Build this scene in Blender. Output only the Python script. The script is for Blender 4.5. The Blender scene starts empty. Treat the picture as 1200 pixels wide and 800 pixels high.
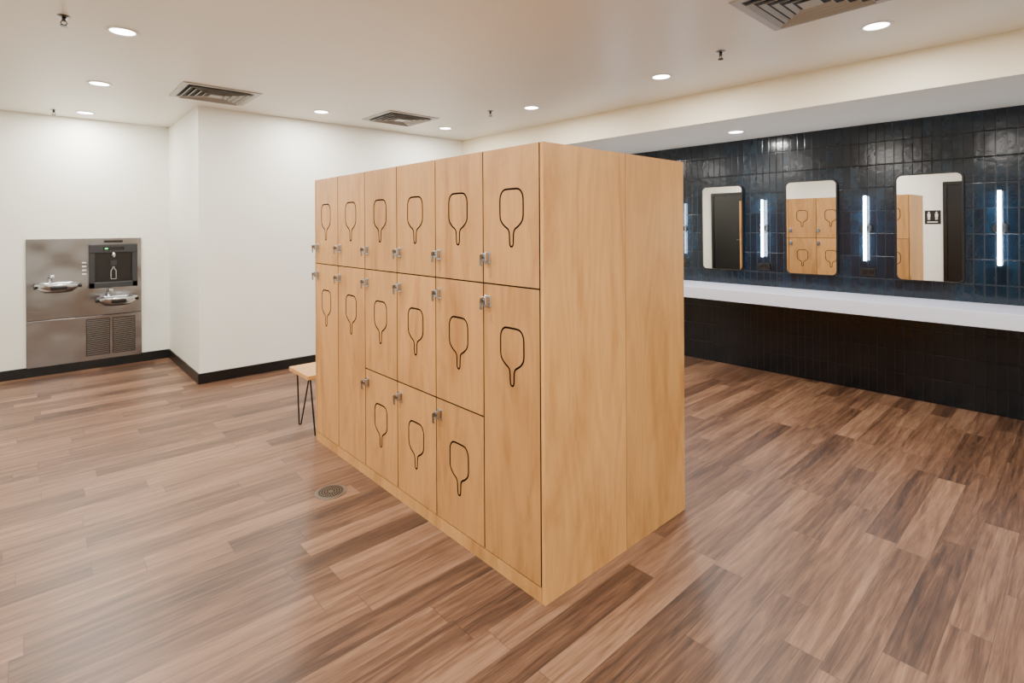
import bpy, bmesh, math
from mathutils import Vector, Matrix
D=bpy.data
scene=bpy.context.scene
COL=scene.collection

# ------------------------------------------------------------------ helpers
def srgb(r,g,b):
    def f(c):
        c/=255.0
        return c/12.92 if c<=0.04045 else ((c+0.055)/1.055)**2.4
    return (f(r),f(g),f(b),1)

def newmat(name,col=(.5,.5,.5,1),rough=.5,metal=0.0,emis=None,estr=0,spec=None):
    m=D.materials.new(name); m.use_nodes=True
    b=m.node_tree.nodes['Principled BSDF']
    b.inputs['Base Color'].default_value=col
    b.inputs['Roughness'].default_value=rough
    b.inputs['Metallic'].default_value=metal
    if spec is not None: b.inputs['Specular IOR Level'].default_value=spec
    if emis:
        b.inputs['Emission Color'].default_value=emis
        b.inputs['Emission Strength'].default_value=estr
    return m
class NT:
    def __init__(s,m): s.t=m.node_tree; s.b=s.t.nodes['Principled BSDF']
    def n(s,typ,**kw):
        x=s.t.nodes.new(typ)
        for k,v in kw.items(): setattr(x,k,v)
        return x
    def l(s,a,b): s.t.links.new(a,b)
    def math(s,op,a,b=None,c=None):
        x=s.t.nodes.new('ShaderNodeMath'); x.operation=op
        for i,v in enumerate((a,b,c)):
            if v is None: continue
            if isinstance(v,(int,float)): x.inputs[i].default_value=v
            else: s.l(v,x.inputs[i])
        return x.outputs[0]
    def ramp(s,fac,stops,interp='LINEAR'):
        x=s.t.nodes.new('ShaderNodeValToRGB'); cr=x.color_ramp; cr.interpolation=interp
        while len(cr.elements)<len(stops): cr.elements.new(.5)
        for e,(p,c) in zip(cr.elements,stops): e.position=p; e.color=c
        s.l(fac,x.inputs[0]); return x.outputs[0]
    def mix(s,fac,a,b,mode='MIX'):
        x=s.t.nodes.new('ShaderNodeMix'); x.data_type='RGBA'; x.blend_type=mode
        for i,v in ((0,fac),(6,a),(7,b)):
            if isinstance(v,(int,float,tuple)): x.inputs[i].default_value=v
            else: s.l(v,x.inputs[i])
        return x.outputs[2]

def link(o,parent=None):
    COL.objects.link(o)
    if parent is not None: o.parent=parent
    return o
def empty(name,loc=(0,0,0)):
    e=D.objects.new(name,None); e.empty_display_size=.1; e.location=loc; COL.objects.link(e); return e
def mesh_obj(name,bm,mat,parent=None,smooth=False):
    me=D.meshes.new(name); bm.normal_update(); bm.to_mesh(me); bm.free()
    if smooth:
        for p in me.polygons: p.use_smooth=True
    for m in (mat if isinstance(mat,(list,tuple)) else [mat]): me.materials.append(m)
    o=D.objects.new(name,me); link(o,parent); return o
def bm_box(bm,a,b,mi=0):
    x0,y0,z0=a; x1,y1,z1=b
    v=[bm.verts.new(p) for p in ((x0,y0,z0),(x1,y0,z0),(x1,y1,z0),(x0,y1,z0),(x0,y0,z1),(x1,y0,z1),(x1,y1,z1),(x0,y1,z1))]
    for f in ((0,3,2,1),(4,5,6,7),(0,1,5,4),(1,2,6,5),(2,3,7,6),(3,0,4,7)):
        bm.faces.new([v[i] for i in f]).material_index=mi
def box(name,a,b,mat,parent=None,bevel=0.0,seg=2,edge_axis=None):
    c=Vector([(a[i]+b[i])/2 for i in range(3)])
    bm=bmesh.new()
    bm_box(bm,[a[i]-c[i] for i in range(3)],[b[i]-c[i] for i in range(3)])
    if bevel>0:
        bmesh.ops.bevel(bm,geom=bm.edges[:],offset=bevel,segments=seg,profile=.5,affect='EDGES')
    if edge_axis is not None:
        bm.normal_update()
        for f in bm.faces:
            if abs(f.normal[edge_axis])<.9: f.material_index=1
    o=mesh_obj(name,bm,mat,parent)
    o.location=c-(parent.location if parent else Vector((0,0,0)))
    return o
def cyl(name,p0,p1,r,mat,parent=None,seg=24,r2=None,smooth=True):
    p0=Vector(p0);p1=Vector(p1); d=p1-p0
    bm=bmesh.new()
    bmesh.ops.create_cone(bm,cap_ends=True,segments=seg,radius1=r,radius2=r if r2 is None else r2,depth=d.length)
    bmesh.ops.transform(bm,matrix=d.to_track_quat('Z','Y').to_matrix().to_4x4(),verts=bm.verts)
    me=D.meshes.new(name); bm.to_mesh(me); bm.free()
    if smooth:
        for p in me.polygons:
            if len(p.vertices)==4: p.use_smooth=True
    me.materials.append(mat)
    o=D.objects.new(name,me); link(o,parent)
    o.location=(p0+p1)/2-(parent.location if parent else Vector((0,0,0)))
    return o
def tube(name,pts,r,mat,parent=None,cyclic=False):
    cu=D.curves.new(name,'CURVE'); cu.dimensions='3D'; cu.bevel_depth=r; cu.bevel_resolution=4
    sp=cu.splines.new('POLY'); sp.points.add(len(pts)-1)
    off=parent.location if parent else Vector((0,0,0))
    for p,q in zip(sp.points,pts): p.co=(q[0]-off[0],q[1]-off[1],q[2]-off[2],1)
    sp.use_cyclic_u=cyclic
    cu.materials.append(mat)
    tmp=D.objects.new(name+'_tmp',cu); COL.objects.link(tmp)
    dg=bpy.context.evaluated_depsgraph_get(); dg.update()
    me=D.meshes.new_from_object(tmp.evaluated_get(dg)); me.name=name
    D.objects.remove(tmp,do_unlink=True)
    for p in me.polygons: p.use_smooth=True
    if not me.materials: me.materials.append(mat)
    o=D.objects.new(name,me); link(o,parent); return o
def lathe(name,prof,center,mat,parent=None,seg=40,sx=1,sy=1):
    bm=bmesh.new(); rings=[]
    for r,z in prof:
        rings.append([bm.verts.new((r*sx*math.cos(2*math.pi*i/seg),r*sy*math.sin(2*math.pi*i/seg),z)) for i in range(seg)])
    for A,B in zip(rings,rings[1:]):
        for i in range(seg):
            bm.faces.new((A[i],A[(i+1)%seg],B[(i+1)%seg],B[i]))
    bmesh.ops.remove_doubles(bm,verts=bm.verts,dist=1e-5)
    bmesh.ops.recalc_face_normals(bm,faces=bm.faces)
    o=mesh_obj(name,bm,mat,parent,smooth=True)
    o.location=Vector(center)-(parent.location if parent else Vector((0,0,0)))
    return o

# ------------------------------------------------------------------ materials
def paint(name,col,rough=.6,bump=.03):
    m=newmat(name,col,rough); n=NT(m)
    tc=n.n('ShaderNodeTexCoord'); ns=n.n('ShaderNodeTexNoise'); ns.inputs['Scale'].default_value=180; ns.inputs['Detail'].default_value=3
    n.l(tc.outputs['Object'],ns.inputs['Vector'])
    bp=n.n('ShaderNodeBump'); bp.inputs['Strength'].default_value=bump; bp.inputs['Distance'].default_value=.002
    n.l(ns.outputs['Fac'],bp.inputs['Height']); n.l(bp.outputs[0],n.b.inputs['Normal'])
    return m
M_wall=paint('wall_paint',srgb(234,233,222),.5)
M_ceil=paint('ceiling_paint',srgb(233,229,218),.36)
M_cream=paint('soffit_paint',srgb(233,222,194),.5)
M_base=newmat('black_rubber_base',srgb(9,9,11),.35)
M_black=newmat('black_metal',srgb(7,7,8),.35)
M_dark=newmat('dark_gap',srgb(5,4,3),.9,spec=.1)
M_edge_shade=newmat('door_edge_shade',srgb(24,15,9),.8,spec=.2)  # plywood door edges coloured dark to paint in the shade of the gaps
M_chrome=newmat('chrome',srgb(190,190,194),.2,1)
M_nickel=newmat('satin_nickel',srgb(140,138,133),.35,1)
M_mirror=newmat('mirror_glass',(.93,.95,.95,1),.0,1)
M_white=newmat('white_solid_surface',srgb(216,219,236),.3)
M_trim=newmat('downlight_trim',srgb(240,240,238),.4)
M_led=newmat('downlight_lens',(1,1,1,1),.4,emis=(1,.97,.94,1),estr=25)
M_bar=newmat('led_tube',(1,1,1,1),.4,emis=(.72,.86,1,1),estr=38)
M_vent=newmat('vent_metal',srgb(170,168,162),.4)
M_ventdark=newmat('vent_dark',srgb(16,15,14),.6)
M_plastic=newmat('graphite_plastic',srgb(40,41,44),.35)
M_plasticd=newmat('dark_plastic',srgb(14,15,17),.25)
M_green=newmat('green_indicator',(0,1,.2,1),.4,emis=(.05,1,.2,1),estr=2)
M_icon=newmat('printed_icon',srgb(215,215,215),.5)

def steel(name,col,wav):
    m=newmat(name,col,.22,1); n=NT(m)
    n.b.inputs['Anisotropic'].default_value=.6
    tc=n.n('ShaderNodeTexCoord'); mp=n.n('ShaderNodeMapping'); mp.inputs['Scale'].default_value=(3,260,300)
    n.l(tc.outputs['Object'],mp.inputs[0]); ns=n.n('ShaderNodeTexNoise'); ns.inputs['Scale'].default_value=1
    n.l(mp.outputs[0],ns.inputs['Vector'])
    n.l(n.math('MULTIPLY_ADD',ns.outputs['Fac'],.1,.19),n.b.inputs['Roughness'])
    nw=n.n('ShaderNodeTexNoise'); nw.inputs['Scale'].default_value=2.4; nw.inputs['Detail'].default_value=1; n.l(tc.outputs['Object'],nw.inputs['Vector'])
    bw=n.n('ShaderNodeBump'); bw.inputs['Strength'].default_value=wav; bw.inputs['Distance'].default_value=.05; n.l(nw.outputs['Fac'],bw.inputs['Height'])
    bp=n.n('ShaderNodeBump'); bp.inputs['Strength'].default_value=.04; bp.inputs['Distance'].default_value=.001
    n.l(ns.outputs['Fac'],bp.inputs['Height']); n.l(bw.outputs[0],bp.inputs['Normal']); n.l(bp.outputs[0],n.b.inputs['Normal'])
    return m
M_steel=steel('brushed_stainless',srgb(146,146,148),.7)
M_steelb=steel('polished_stainless',srgb(195,196,198),.0)

def plywood(name,light,dark,scale=(6,6,1.3),knots=.5):
    m=newmat(name,light,.36); n=NT(m)
    tc=n.n('ShaderNodeTexCoord'); oi=n.n('ShaderNodeObjectInfo')
    va=n.n('ShaderNodeVectorMath'); va.operation='ADD'
    cb=n.n('ShaderNodeCombineXYZ'); r=n.math('MULTIPLY',oi.outputs['Random'],37.0)
    for i in range(3): n.l(r,cb.inputs[i])
    n.l(tc.outputs['Object'],va.inputs[0]); n.l(cb.outputs[0],va.inputs[1])
    mp=n.n('ShaderNodeMapping'); mp.inputs['Scale'].default_value=scale; n.l(va.outputs[0],mp.inputs[0])
    n1=n.n('ShaderNodeTexNoise'); n1.inputs['Scale'].default_value=1.0; n1.inputs['Detail'].default_value=6; n1.inputs['Roughness'].default_value=.6; n1.inputs['Distortion'].default_value=1.2
    n.l(mp.outputs[0],n1.inputs['Vector'])
    mp4=n.n('ShaderNodeMapping'); mp4.inputs['Scale'].default_value=(3.2,3.2,.45); n.l(va.outputs[0],mp4.inputs[0])
    n4=n.n('ShaderNodeTexNoise'); n4.inputs['Scale'].default_value=1; n4.inputs['Detail'].default_value=2; n.l(mp4.outputs[0],n4.inputs['Vector'])
    bands=n.math('PINGPONG',n.math('MULTIPLY',n4.outputs['Fac'],16.0),.5)
    mp2=n.n('ShaderNodeMapping'); mp2.inputs['Scale'].default_value=(190,190,7); n.l(va.outputs[0],mp2.inputs[0])
    n2=n.n('ShaderNodeTexNoise'); n2.inputs['Scale'].default_value=1.0; n2.inputs['Detail'].default_value=2
    n.l(mp2.outputs[0],n2.inputs['Vector'])
    c1=n.ramp(n1.outputs['Fac'],[(.3,dark),(.5,light),(.72,tuple(min(1,c*1.12) for c in light[:3])+(1,))])
    f2=n.math('MULTIPLY_ADD',n2.outputs['Fac'],.32,.78)
    f2=n.math('ADD',f2,n.math('MULTIPLY',bands,.22))
    hv=n.n('ShaderNodeHueSaturation'); n.l(c1,hv.inputs['Color'])
    rv=n.math('MULTIPLY_ADD',oi.outputs['Random'],.18,.9)
    n.l(n.math('MULTIPLY',f2,rv),hv.inputs['Value'])
    vo=n.n('ShaderNodeTexVoronoi'); mp3=n.n('ShaderNodeMapping'); mp3.inputs['Scale'].default_value=(2.6,2.6,1.6)
    n.l(va.outputs[0],mp3.inputs[0]); n.l(mp3.outputs[0],vo.inputs['Vector']); vo.inputs['Scale'].default_value=1
    k=n.ramp(vo.outputs['Distance'],[(.0,(1,1,1,1)),(.04,(0,0,0,1))])
    kk=n.math('MULTIPLY',k,knots)
    col=n.mix(kk,hv.outputs[0],tuple(c*.4 for c in dark[:3])+(1,))
    n.l(col,n.b.inputs['Base Color'])
    return m
M_ply=plywood('birch_plywood',srgb(190,138,80),srgb(165,113,60))
M_plyside=plywood('birch_plywood_panel',srgb(204,152,90),srgb(180,126,69),(4.5,4.5,1.0))

# floor planks: run along X
M_floor=newmat('wood_plank_floor',srgb(150,105,80),.34); n=NT(M_floor)
PW,PL=.127,1.0
tc=n.n('ShaderNodeTexCoord'); sx=n.n('ShaderNodeSeparateXYZ'); n.l(tc.outputs['Object'],sx.inputs[0])
yr=n.math('DIVIDE',sx.outputs['Y'],PW); row=n.math('FLOOR',yr)
wn=n.n('ShaderNodeTexWhiteNoise'); wn.noise_dimensions='1D'; n.l(row,wn.inputs['W'])
xr=n.math('ADD',n.math('DIVIDE',sx.outputs['X'],PL),n.math('MULTIPLY',wn.outputs['Value'],7.3)); colm=n.math('FLOOR',xr)
cb=n.n('ShaderNodeCombineXYZ'); n.l(row,cb.inputs[0]); n.l(colm,cb.inputs[1])
w2=n.n('ShaderNodeTexWhiteNoise'); w2.noise_dimensions='2D'; n.l(cb.outputs[0],w2.inputs['Vector'])
pid=w2.outputs['Value']
cb2=n.n('ShaderNodeCombineXYZ')
n.l(n.math('MULTIPLY_ADD',sx.outputs['X'],1.7,n.math('MULTIPLY',pid,91)),cb2.inputs[0])
n.l(n.math('MULTIPLY',sx.outputs['Y'],27),cb2.inputs[1]); n.l(n.math('MULTIPLY',pid,13),cb2.inputs[2])
g1=n.n('ShaderNodeTexNoise'); g1.inputs['Scale'].default_value=1; g1.inputs['Detail'].default_value=7; g1.inputs['Roughness'].default_value=.62; g1.inputs['Distortion'].default_value=.9
n.l(cb2.outputs[0],g1.inputs['Vector'])
cb3=n.n('ShaderNodeCombineXYZ')
n.l(n.math('MULTIPLY_ADD',sx.outputs['X'],9,n.math('MULTIPLY',pid,50)),cb3.inputs[0])
n.l(n.math('MULTIPLY',sx.outputs['Y'],210),cb3.inputs[1])
g2=n.n('ShaderNodeTexNoise'); g2.inputs['Scale'].default_value=1; g2.inputs['Detail'].default_value=3
n.l(cb3.outputs[0],g2.inputs['Vector'])
tone=n.math('ADD',n.math('MULTIPLY_ADD',g1.outputs['Fac'],1.4,-.40),n.math('MULTIPLY_ADD',pid,.42,0))
tone=n.math('ADD',tone,n.math('MULTIPLY_ADD',g2.outputs['Fac'],.6,-.3))
c=n.ramp(tone,[(.1,srgb(52,34,24)),(.38,srgb(89,62,45)),(.6,srgb(114,83,62)),(.95,srgb(147,113,88))])
fy=n.math('FRACT',yr); fx=n.math('FRACT',xr)
ey=n.math('MINIMUM',fy,n.math('SUBTRACT',1,fy)); ex=n.math('MINIMUM',fx,n.math('SUBTRACT',1,fx))
ly=n.math('LESS_THAN',ey,.010); lx=n.math('LESS_THAN',ex,.0015); ed=n.math('MAXIMUM',ly,lx)
c=n.mix(n.math('MULTIPLY',ed,.5),c,srgb(35,22,15)); n.l(c,n.b.inputs['Base Color'])
n.l(n.math('MULTIPLY_ADD',g2.outputs['Fac'],.14,.33),n.b.inputs['Roughness'])
bp=n.n('ShaderNodeBump'); bp.inputs['Strength'].default_value=.25; bp.inputs['Distance'].default_value=.001
n.l(n.math('SUBTRACT',g2.outputs['Fac'],ed),bp.inputs['Height']); n.l(bp.outputs[0],n.b.inputs['Normal'])

# glazed tile (navy; shade under the counter painted into the colour as near-black)
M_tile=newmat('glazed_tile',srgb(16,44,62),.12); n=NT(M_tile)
TW,TH=.066,.203
tc=n.n('ShaderNodeTexCoord'); sx=n.n('ShaderNodeSeparateXYZ'); n.l(tc.outputs['Object'],sx.inputs[0])
ty=n.math('DIVIDE',sx.outputs['Y'],TW); tz=n.math('DIVIDE',sx.outputs['Z'],TH)
cb=n.n('ShaderNodeCombineXYZ'); n.l(n.math('FLOOR',ty),cb.inputs[0]); n.l(n.math('FLOOR',tz),cb.inputs[1])
w=n.n('ShaderNodeTexWhiteNoise'); w.noise_dimensions='2D'; n.l(cb.outputs[0],w.inputs['Vector'])
ns=n.n('ShaderNodeTexNoise'); ns.inputs['Scale'].default_value=16; ns.inputs['Detail'].default_value=4; n.l(tc.outputs['Object'],ns.inputs['Vector'])
tn=n.math('ADD',n.math('MULTIPLY',w.outputs['Value'],.35),n.math('MULTIPLY',ns.outputs['Fac'],.6))
c=n.ramp(tn,[(.1,srgb(5,15,24)),(.5,srgb(9,25,38)),(.95,srgb(18,44,60))])
shade_low=n.math('LESS_THAN',sx.outputs['Z'],.80)
c=n.mix(n.math('MULTIPLY',shade_low,.65),c,srgb(5,7,11))
fy=n.math('FRACT',ty); fz=n.math('FRACT',tz)
ey=n.math('MULTIPLY',n.math('MINIMUM',fy,n.math('SUBTRACT',1,fy)),TW)
ez=n.math('MULTIPLY',n.math('MINIMUM',fz,n.math('SUBTRACT',1,fz)),TH)
e=n.math('MINIMUM',ey,ez); gr=n.math('LESS_THAN',e,.0018)
c=n.mix(gr,c,srgb(4,6,9)); n.l(c,n.b.inputs['Base Color'])
n.l(n.math('MULTIPLY_ADD',gr,.6,.15),n.b.inputs['Roughness'])
ht=n.math('MINIMUM',n.math('DIVIDE',e,.006),1)
n3=n.n('ShaderNodeTexNoise'); n3.inputs['Scale'].default_value=22; n3.inputs['Detail'].default_value=2; n.l(tc.outputs['Object'],n3.inputs['Vector'])
h=n.math('ADD',ht,n.math('MULTIPLY',n3.outputs['Fac'],1.1))
h=n.math('ADD',h,n.math('MULTIPLY',n.math('MULTIPLY',w.outputs['Value'],fy),.7))
bp=n.n('ShaderNodeBump'); bp.inputs['Strength'].default_value=.42; bp.inputs['Distance'].default_value=.002
n.l(h,bp.inputs['Height']); n.l(bp.outputs[0],n.b.inputs['Normal'])

# ------------------------------------------------------------------ room
CH=2.67; SO=2.40; WX=5.60; YB=5.80; YL=7.25; XC=1.21; XW=-1.80; YS=-2.2
def shell(name,a,b,mat):
    bm=bmesh.new(); bm_box(bm,a,b); return mesh_obj(name,bm,mat)
shell('floor',(XW-.15,YS-.15,-.1),(WX+.15,YL+.15,0),M_floor)
shell('ceiling',(XW-.15,YS-.15,CH),(WX+.15,YL+.15,CH+.1),M_ceil)
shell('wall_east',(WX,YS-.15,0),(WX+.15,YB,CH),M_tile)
shell('wall_north',(XC,YB,0),(WX+.15,YL+.15,CH),M_wall)
shell('wall_alcove',(XW-.15,YL,0),(XC,YL+.15,CH),M_wall)
shell('wall_west',(XW-.15,YS-.15,0),(XW,YL,CH),M_wall)
shell('wall_south',(XW,YS-.15,0),(WX,YS,CH),M_wall)
bm=bmesh.new()
sa,sb=4.47,4.37
v=[bm.verts.new(p) for p in ((sa,YS,SO),(WX,YS,SO),(WX,YB,SO),(sb,YB,SO),(sa,YS,CH),(WX,YS,CH),(WX,YB,CH),(sb,YB,CH))]
for k,ff in enumerate(((0,3,2,1),(4,5,6,7),(0,1,5,4),(1,2,6,5),(2,3,7,6),(3,0,4,7))):
    bm.faces.new([v[i] for i in ff]).material_index=1 if k==0 else 0
mesh_obj('ceiling_soffit',bm,[M_cream,M_wall])
bh=.10; bt=.012
box('baseboard_north',(XC-bt,YB-bt,0),(WX,YB,bh),M_base,bevel=.003)
box('baseboard_corner',(XC-bt,YB,0),(XC,YL-bt,bh),M_base,bevel=.003)
box('baseboard_alcove',(XW+bt,YL-bt,0),(XC,YL,bh),M_base,bevel=.003)
box('baseboard_west',(XW,1.56,0),(XW+bt,5.2,bh),M_base,bevel=.003)
box('baseboard_south',(XW,YS,0),(WX,YS+bt,bh),M_base,bevel=.003)

for i,(y0,y1,h) in enumerate(((.55,1.55,2.15),(5.22,6.1,2.15))):
    e=empty('door_%d'%(i+1),(XW,(y0+y1)/2,0))
    box('frame_side_1',(XW,y0,0),(XW+.05,y0+.06,h),M_black,e)
    box('frame_side_2',(XW,y1-.06,0),(XW+.05,y1,h),M_black,e)
    box('frame_head',(XW,y0+.06,h-.06),(XW+.05,y1-.06,h),M_black,e)
    box('leaf',(XW,y0+.063,.005),(XW+.03,y1-.063,h-.063),M_black,e,bevel=.002)
    cyl('lever_rose',(XW+.03,y0+.13,1.0),(XW+.045,y0+.13,1.0),.026,M_nickel,e)
    cyl('lever',(XW+.07,y0+.12,1.0),(XW+.07,y0+.25,1.0),.009,M_nickel,e)
    cyl('lever_neck',(XW+.04,y0+.13,1.0),(XW+.075,y0+.13,1.0),.009,M_nickel,e)
e=empty('restroom_sign',(XW,1.71,1.48))
box('plate',(XW,1.585,1.35),(XW+.008,1.83,1.615),M_black,e,bevel=.002)
for yy in (1.65,1.765):
    cyl('head',(XW+.008,yy,1.575),(XW+.010,yy,1.575),.014,M_icon,e)
    box('body',(XW+.008,yy-.022,1.49),(XW+.010,yy+.022,1.555),M_icon,e)
    box('leg_1',(XW+.008,yy-.018,1.435),(XW+.010,yy-.003,1.49),M_icon,e)
    box('leg_2',(XW+.008,yy+.003,1.435),(XW+.010,yy+.018,1.49),M_icon,e)
box('caption',(XW+.008,1.63,1.38),(XW+.010,1.79,1.40),M_icon,e)

# ------------------------------------------------------------------ lockers
LH=1.83; X0=1.50; XM=2.041; X1=2.554; Y0=1.464; CW=.376; KZ=.06
lk=empty('locker_island',(2.03,2.6,0))
T=.019
YE=Y0+6*CW
for nm,ya,yb in (('near',Y0,Y0+T),('far',YE-T,YE)):
    box('end_panel_front_'+nm,(X0,ya,0),(XM-.002,yb,LH),M_plyside,lk,bevel=.0008,seg=1)
    box('end_panel_back_'+nm,(XM+.002,ya,0),(X1,yb,LH),M_plyside,lk,bevel=.0008,seg=1)
box('carcass',(X0+T+.003,Y0+T,.0),(X1-T-.003,YE-T,LH-.019),M_dark,lk)
box('top_panel',(X0+T+.003,Y0+T,LH-.018),(X1-T-.003,YE-T,LH-.001),M_plyside,lk)
def chaikin(p,it=2):
    for _ in range(it):
        q=[]
        for i in range(len(p)):
            a=p[i]; b=p[(i+1)%len(p)]
            L=math.hypot(b[0]-a[0],b[1]-a[1]); f=min(.25,.010/L)
            q.append((a[0]+(b[0]-a[0])*f,a[1]+(b[1]-a[1])*f)); q.append((b[0]+(a[0]-b[0])*f,b[1]+(a[1]-b[1])*f))
        p=q
    return p
paddle=chaikin([(-.050,0),(.050,0),(.0725,-.028),(.0725,-.128),(.047,-.155),(.013,-.172),(.011,-.242),(-.011,-.242),(-.013,-.172),(-.047,-.155),(-.0725,-.128),(-.0725,-.028)],3)
def offs(p,d):
    out=[]; N=len(p)
    for i in range(N):
        a=Vector(p[i-1]);b=Vector(p[i]);c=Vector(p[(i+1)%N])
        t=((b-a).normalized()+(c-b).normalized())
        if t.length<1e-6: t=(c-b)
        t.normalize(); nn=Vector((-t.y,t.x)); out.append(b+nn*d)
    return out
pin=offs(paddle,.0042); pout=offs(paddle,-.0042)
def motif(x,sgn,yc,zt,parent):
    bm=bmesh.new(); N=len(paddle)
    A=[bm.verts.new((0,p[0],p[1])) for p in pin]; B=[bm.verts.new((0,p[0],p[1])) for p in pout]
    for i in range(N):
        j=(i+1)%N
        f=(A[i],A[j],B[j],B[i]); bm.faces.new(f if sgn>0 else f[::-1])
    o=mesh_obj('paddle_groove',bm,M_dark,parent); o.location=Vector((x+sgn*.0006,yc,zt))-parent.location
def bx(name,x,s,da,db,ya,yb,za,zb,mat,parent,bev=0,ea=None):
    xa,xb=sorted((x+s*da,x+s*db)); return box(name,(xa,ya,za),(xb,yb,zb),mat,parent,bevel=bev,edge_axis=ea)
def lock(x,s,y,z,parent):
    bx('lock_plate',x,s,0,.004,y-.019,y+.019,z-.026,z+.026,M_chrome,parent,.0015)
    bx('lock_body',x,s,.003,.026,y-.013,y+.015,z-.016,z+.022,M_chrome,parent,.003)
    cyl('lock_barrel',(x+s*.024,y,z+.006),(x+s*.032,y,z+.006),.009,M_nickel,parent,20)
    bx('lock_key',x,s,.030,.046,y-.0015,y+.0015,z-.004,z+.016,M_nickel,parent)
    bx('key_tag',x,s,.038,.041,y-.009,y+.009,z-.034,z-.004,M_nickel,parent,.001)
    bx('lock_latch',x,s,0,.007,y+.012,y+.030,z-.012,z+.004,M_nickel,parent,.001)
g=.003
def bank(x,s,ncol,layout,ye):
    for k in range(ncol):
        ya=Y0+k*CW+g; yb=Y0+(k+1)*CW-g
        if k==0: ya=Y0+T+.006
        if k==ncol-1: yb=ye-T-.006
        zs=layout[k]
        for j,(za,zb) in enumerate(zs):
            zt=zb if zb>=LH else zb-g
            bx('door_c%d_r%d'%(k+1,j+1),x,s,-T,0,ya,yb,za+g,zt,[M_ply,M_edge_shade],lk,.0006,0)
            yc=Y0+(k+.5)*CW
            motif(x,s,yc,zb-.177,lk)
            zl=za+.113 if j==0 else zb-.078
            lock(x,s,yb-.028,zl,lk)
    bx('kick_plate',x,s,-T,0,Y0+T+g,ye-T-g,0,KZ-g,M_plyside,lk)
S1,S2=1.245,.648
two=[(S1,LH),(KZ,S1)]; three=[(S1,LH),(S2,S1),(KZ,S2)]
bank(X0,-1,6,[two,three,three,three,two,two],YE)
bank(X1,1,6,[two,two,three,three,three,two],YE)

# ------------------------------------------------------------------ bench
b=empty('bench',(2.03,3.92,0))
bx0,bx1,by0,by1=1.45,2.61,3.735,4.10
box('seat',(bx0,by0,.42),(bx1,by1,.45),M_plyside,b,bevel=.003)
for i,(lx,ly,dx,dy) in enumerate(((bx0+.09,by1-.06,-1,1),(bx1-.09,by1-.06,1,1),(bx0+.09,by0+.06,-1,-1),(bx1-.09,by0+.06,1,-1))):
    fx,fy=lx+dx*.02,ly+dy*.03
    tube('hairpin_leg_%d'%(i+1),[(lx-.05,ly,.418),(fx-.008,fy,.012),(fx,fy,.006),(fx+.008,fy,.012),(lx+.05,ly,.418)],.006,M_black,b)
    box('leg_plate_%d'%(i+1),(lx-.06,ly-.03,.416),(lx+.06,ly+.03,.420),M_black,b)

# ------------------------------------------------------------------ floor drain
d=empty('floor_drain',(1.26,2.92,0))
cyl('rim',(1.26,2.92,0),(1.26,2.92,.003),.086,M_nickel,d,48)
cyl('grate',(1.26,2.92,.003),(1.26,2.92,.0042),.072,M_nickel,d,48)
for r in (.062,.048,.034,.020):
    nseg=max(8,int(r*520))
    bm=bmesh.new()
    for i in range(nseg):
        a0=2*math.pi*i/nseg; a1=a0+2*math.pi/nseg*.62
        vs=[bm.verts.new((rr*math.cos(a),rr*math.sin(a),0)) for rr,a in ((r-.0045,a0),(r+.0045,a0),(r+.0045,a1),(r-.0045,a1))]
        bm.faces.new(vs)
    o=mesh_obj('slots',bm,M_dark,d); o.location=(0,0,.0046)

# ------------------------------------------------------------------ vanity counter
e=empty('vanity_counter',(5.3,1.8,0))
box('countertop',(5.05,YS+.02,.755),(WX-.0005,YB-.02,.87),M_white,e,bevel=.003)
for yy in (YS+.02,YB-.06):
    box('support_leg',(5.25,yy,0),(WX-.02,yy+.04,.755),M_black,e,bevel=.002)

# ------------------------------------------------------------------ mirrors
def rrect(w,h,r,seg=8):
    pts=[]
    for cx,cy,a in ((w/2-r,h/2-r,0),(-w/2+r,h/2-r,90),(-w/2+r,-h/2+r,180),(w/2-r,-h/2+r,270)):
        for i in range(seg+1):
            t=math.radians(a+90*i/seg); pts.append((cx+r*math.cos(t),cy+r*math.sin(t)))
    return pts
def mirror(yc):
    e=empty('wall_mirror',(WX-.008,yc,1.47))
    W,H,dp=.455,.91,.030
    o=rrect(W,H,.05); i_=rrect(W-.022,H-.022,.040)
    bm=bmesh.new(); N=len(o)
    ob=[bm.verts.new((0,p[0],p[1])) for p in o]; of=[bm.verts.new((-dp,p[0],p[1])) for p in o]
    inf=[bm.verts.new((-dp,p[0],p[1])) for p in i_]; inb=[bm.verts.new((-dp+.004,p[0],p[1])) for p in i_]
    for A,B in ((ob,of),(of,inf),(inf,inb)):
        for k in range(N):
            bm.faces.new((A[k],A[(k+1)%N],B[(k+1)%N],B[k]))
    bmesh.ops.recalc_face_normals(bm,faces=bm.faces)
    mesh_obj('frame',bm,M_black,e)
    bm=bmesh.new(); f=bm.faces.new([bm.verts.new((-dp+.004,p[0],p[1])) for p in i_]); bm.normal_update()
    if f.normal.x>0: f.normal_flip()
    mesh_obj('glass',bm,M_mirror,e)
    e.rotation_euler=(0,math.radians(-.6),math.radians(1.6))
for y in (.945,1.85,2.735,3.66): mirror(y)

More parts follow.
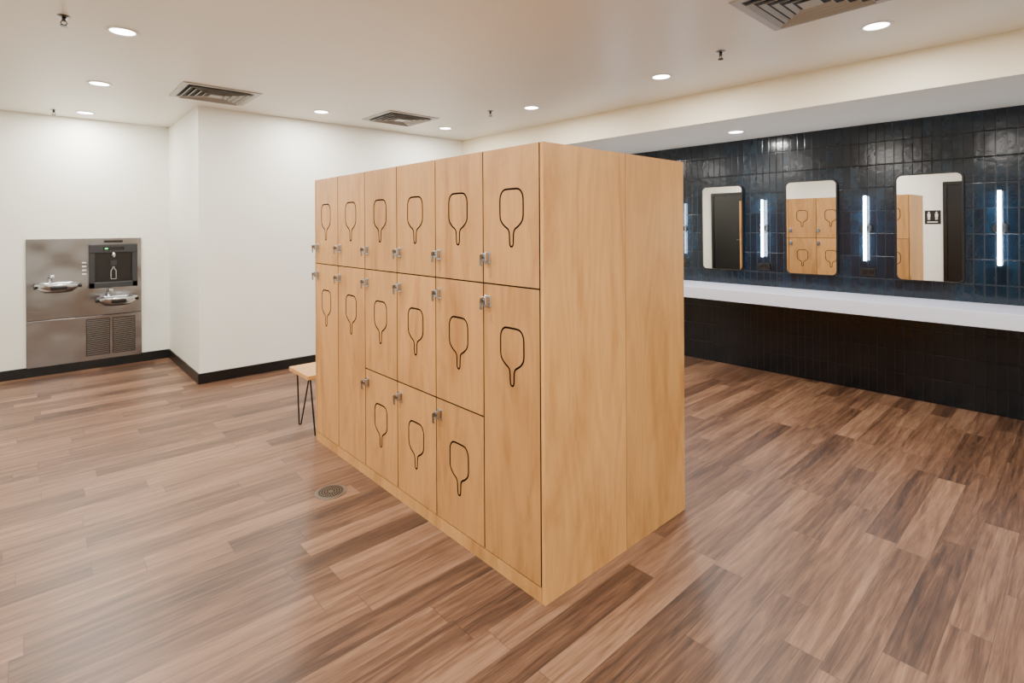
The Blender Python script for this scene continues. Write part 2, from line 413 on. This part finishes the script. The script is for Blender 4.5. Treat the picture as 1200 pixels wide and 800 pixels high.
# ------------------------------------------------------------------ LED sconces
for y in (-.40,.504,1.398,2.30,3.21,4.11):
    e=empty('wall_sconce',(WX,y,1.465))
    cyl('led_tube',(WX-.045,y,1.175),(WX-.045,y,1.755),.012,M_bar,e,20)
    cyl('cap_top',(WX-.045,y,1.755),(WX-.045,y,1.768),.0125,M_black,e,20)
    cyl('cap_bottom',(WX-.045,y,1.162),(WX-.045,y,1.175),.0125,M_black,e,20)
    box('mount_bracket',(WX-.036,y-.012,1.435),(WX,y+.012,1.495),M_black,e,bevel=.003)
    cyl('mount_rose',(WX-.012,y,1.465),(WX,y,1.465),.045,M_black,e,32)
for y in (1.385,2.30,3.20):
    e=empty('wall_outlet',(WX,y,1.07))
    box('cover',(WX-.008,y-.058,1.035),(WX,y+.058,1.105),M_black,e,bevel=.002)
    box('socket_1',(WX-.011,y-.042,1.053),(WX-.007,y-.008,1.087),M_plasticd,e,bevel=.001)
    box('socket_2',(WX-.011,y+.008,1.053),(WX-.007,y+.042,1.087),M_plasticd,e,bevel=.001)

# ------------------------------------------------------------------ downlights
def downlight(x,y,z,power,col=(1,.955,.89)):
    e=empty('recessed_downlight',(x,y,z))
    lathe('trim',[(.062,-.001),(.066,-.006),(.082,-.006),(.086,0)],(x,y,z),M_trim,e)
    bm=bmesh.new(); bmesh.ops.create_circle(bm,cap_ends=True,segments=32,radius=.063)
    for f in bm.faces:
        if f.normal.z>0: f.normal_flip()
    o=mesh_obj('lens',bm,M_led,e); o.location=(0,0,-.002)
    L=D.lights.new('lamp','AREA'); L.shape='DISK'; L.size=.12; L.energy=power; L.color=col
    lo=D.objects.new('lamp',L); link(lo,e); lo.location=(0,0,-.009)
P=35
for x,y in ((.42,3.9),(.43,5.42),(.43,6.87),(2.2,5.28),(3.67,5.2),(3.68,3.75),(3.69,2.30),(3.71,.87),
            (.42,2.4),(.42,.9),(.42,-.7),(2.1,-.7),(3.7,-.6),(-1.0,2.4),(-1.0,5.0),(-1.0,-.7)):
    downlight(x,y,CH,P)
downlight(5.06,2.34,SO,14)

# ------------------------------------------------------------------ ceiling diffusers
def diffuser(x,y,S=.60):
    e=empty('ceiling_air_vent',(x,y,CH))
    bm=bmesh.new()
    bm_box(bm,(-S/2+.03,-S/2+.03,-.004),(S/2-.03,S/2-.03,-.001))
    mesh_obj('plenum',bm,M_ventdark,e)
    bm=bmesh.new()
    def ring(a,za,b_,zb):
        A=[bm.verts.new((sx*a,sy*a,za)) for sx,sy in ((-1,-1),(1,-1),(1,1),(-1,1))]
        B=[bm.verts.new((sx*b_,sy*b_,zb)) for sx,sy in ((-1,-1),(1,-1),(1,1),(-1,1))]
        for i in range(4): bm.faces.new((A[i],A[(i+1)%4],B[(i+1)%4],B[i]))
    ring(S/2,-.001,S/2-.003,-.008); ring(S/2-.003,-.008,S/2-.045,-.008); ring(S/2-.045,-.008,S/2-.05,-.002)
    a=S/2-.062
    while a>.06:
        ring(a,-.022,a-.022,-.006); ring(a,-.022,a-.002,-.024)
        a-=.047
    A=[bm.verts.new((sx*a,sy*a,-.02)) for sx,sy in ((-1,-1),(-1,1),(1,1),(1,-1))]; bm.faces.new(A)
    mesh_obj('louvers',bm,M_vent,e)
diffuser(1.22,5.2); diffuser(2.98,5.06); diffuser(3.03,1.00)

# ------------------------------------------------------------------ sprinklers
for x,y in ((.15,3.83),(.19,6.9),(3.47,4.13),(3.457,1.70)):
    e=empty('fire_sprinkler',(x,y,CH))
    lathe('escutcheon',[(.0,-.006),(.02,-.006),(.032,0)],(x,y,CH),M_nickel,e,24)
    cyl('stem',(x,y,CH-.03),(x,y,CH-.005),.010,M_plasticd,e,12)
    tube('frame_arm',[(x-.008,y,CH-.028),(x-.015,y,CH-.04),(x-.003,y,CH-.052),(x+.003,y,CH-.052),(x+.015,y,CH-.04),(x+.008,y,CH-.028)],.003,M_plasticd,e)
    cyl('deflector',(x,y,CH-.056),(x,y,CH-.052),.018,M_plasticd,e,16)

# ------------------------------------------------------------------ drinking fountain
F=YL
f=empty('drinking_fountain',(.46,F,.7))
box('upper_panel',(-.02,F-.02,.567),(.94,F-.0005,1.395),M_steel,f,bevel=.004)
box('lower_panel',(-.02,F-.018,.09),(.94,F-.0005,.562),M_steel,f,bevel=.004)
box('panel_seam',(-.018,F-.012,.560),(.938,F-.001,.569),M_plasticd,f)
for xa,xb in ((.45,.655),(.675,.88)):
    box('grille_back',(xa,F-.020,.14),(xb,F-.0175,.53),M_plasticd,f)
    z=.15
    while z<.52:
        box('louvre',(xa+.005,F-.026,z),(xb-.005,F-.018,z+.007),M_steel,f); z+=.0165
def basin(cx,z):
    cy=F-.20
    lathe('basin',[(0,-.045),(.05,-.045),(.10,-.035),(.145,-.012),(.158,.0),(.172,.002),(.178,-.008),(.165,-.040),(.11,-.085),(.0,-.095)],(cx,cy,z),M_steelb,f,48,1,.85)
    box('basin_arm',(cx-.09,F-.12,z-.085),(cx+.09,F-.015,z-.02),M_steelb,f,bevel=.012,seg=3)
    box('basin_backsplash',(cx-.13,F-.10,z-.02),(cx+.13,F-.018,z+.003),M_steelb,f,bevel=.008,seg=3)
    cyl('drain',(cx,cy,z-.0445),(cx,cy,z-.042),.022,M_nickel,f)
    cyl('bubbler_base',(cx-.06,F-.07,z+.002),(cx-.06,F-.07,z+.014),.026,M_chrome,f)
    tube('bubbler',[(cx-.06,F-.07,z),(cx-.06,F-.07,z+.04),(cx-.055,F-.085,z+.058),(cx-.042,F-.115,z+.062)],.015,M_chrome,f)
    box('bubbler_guard',(cx-.062,F-.135,z+.050),(cx-.022,F-.095,z+.082),M_chrome,f,bevel=.010,seg=3)
    box('push_bar_front',(cx-.065,cy-.168,z-.050),(cx+.065,cy-.142,z-.014),M_plasticd,f,bevel=.008)
    box('push_bar_left',(cx-.186,cy-.06,z-.044),(cx-.160,cy+.05,z-.012),M_plasticd,f,bevel=.008)
    box('push_bar_right',(cx+.160,cy-.06,z-.044),(cx+.186,cy+.05,z-.012),M_plasticd,f,bevel=.008)
basin(.22,.945); basin(.70,.77)
a0,a1,z0,z1=.475,.90,.86,1.33
box('filler_back',(a0,F-.024,z0),(a1,F-.019,z1),M_plasticd,f)
box('filler_side_1',(a0,F-.06,z0),(a0+.05,F-.02,z1),M_plastic,f,bevel=.006)
box('filler_side_2',(a1-.05,F-.06,z0),(a1,F-.02,z1),M_plastic,f,bevel=.006)
box('filler_head',(a0,F-.065,1.235),(a1,F-.02,z1),M_plastic,f,bevel=.008)
box('filler_base',(a0,F-.06,z0),(a1,F-.02,z0+.06),M_plastic,f,bevel=.006)
box('filler_display',(a0+.12,F-.067,1.265),(a1-.12,F-.064,1.30),M_plasticd,f)
box('filler_indicator',(a0+.135,F-.069,1.276),(a0+.16,F-.0665,1.288),M_green,f)
cyl('filler_nozzle',(.6875,F-.048,1.19),(.6875,F-.048,1.236),.02,M_chrome,f)
box('filler_sensor',(.66,F-.03,1.10),(.715,F-.023,1.15),M_plastic,f,bevel=.003)
tube('bottle_icon',[(.665,F-.025,.95),(.665,F-.025,1.04),(.68,F-.025,1.06),(.68,F-.025,1.08),(.695,F-.025,1.08),(.695,F-.025,1.06),(.71,F-.025,1.04),(.71,F-.025,.95)],.002,M_icon,f,True)
for zz in (1.13,1.09,1.05,1.01): box('panel_label',(.42,F-.0215,zz),(.455,F-.0195,zz+.015),M_icon,f)
box('filler_logo',(a0+.13,F-.0215,1.345),(a1-.13,F-.0195,1.37),M_plasticd,f)

# ------------------------------------------------------------------ world + camera
w=D.worlds.new('world'); scene.world=w; w.use_nodes=True
w.node_tree.nodes['Background'].inputs[0].default_value=(.8,.85,.9,1); w.node_tree.nodes['Background'].inputs[1].default_value=.1
cam=D.cameras.new('camera'); co=D.objects.new('camera',cam); COL.objects.link(co)
cam.sensor_fit='HORIZONTAL'; cam.sensor_width=36; cam.lens=36*623/1200
cam.shift_y=-(400-265.7)/1200; cam.clip_start=.05
R=Matrix.Rotation(math.radians(-42.3),4,'Z')@Matrix.Rotation(math.radians(90),4,'X')@Matrix.Rotation(math.radians(-.3),4,'Z')
co.matrix_world=Matrix.Translation((0,0,1.494))@R
scene.camera=co
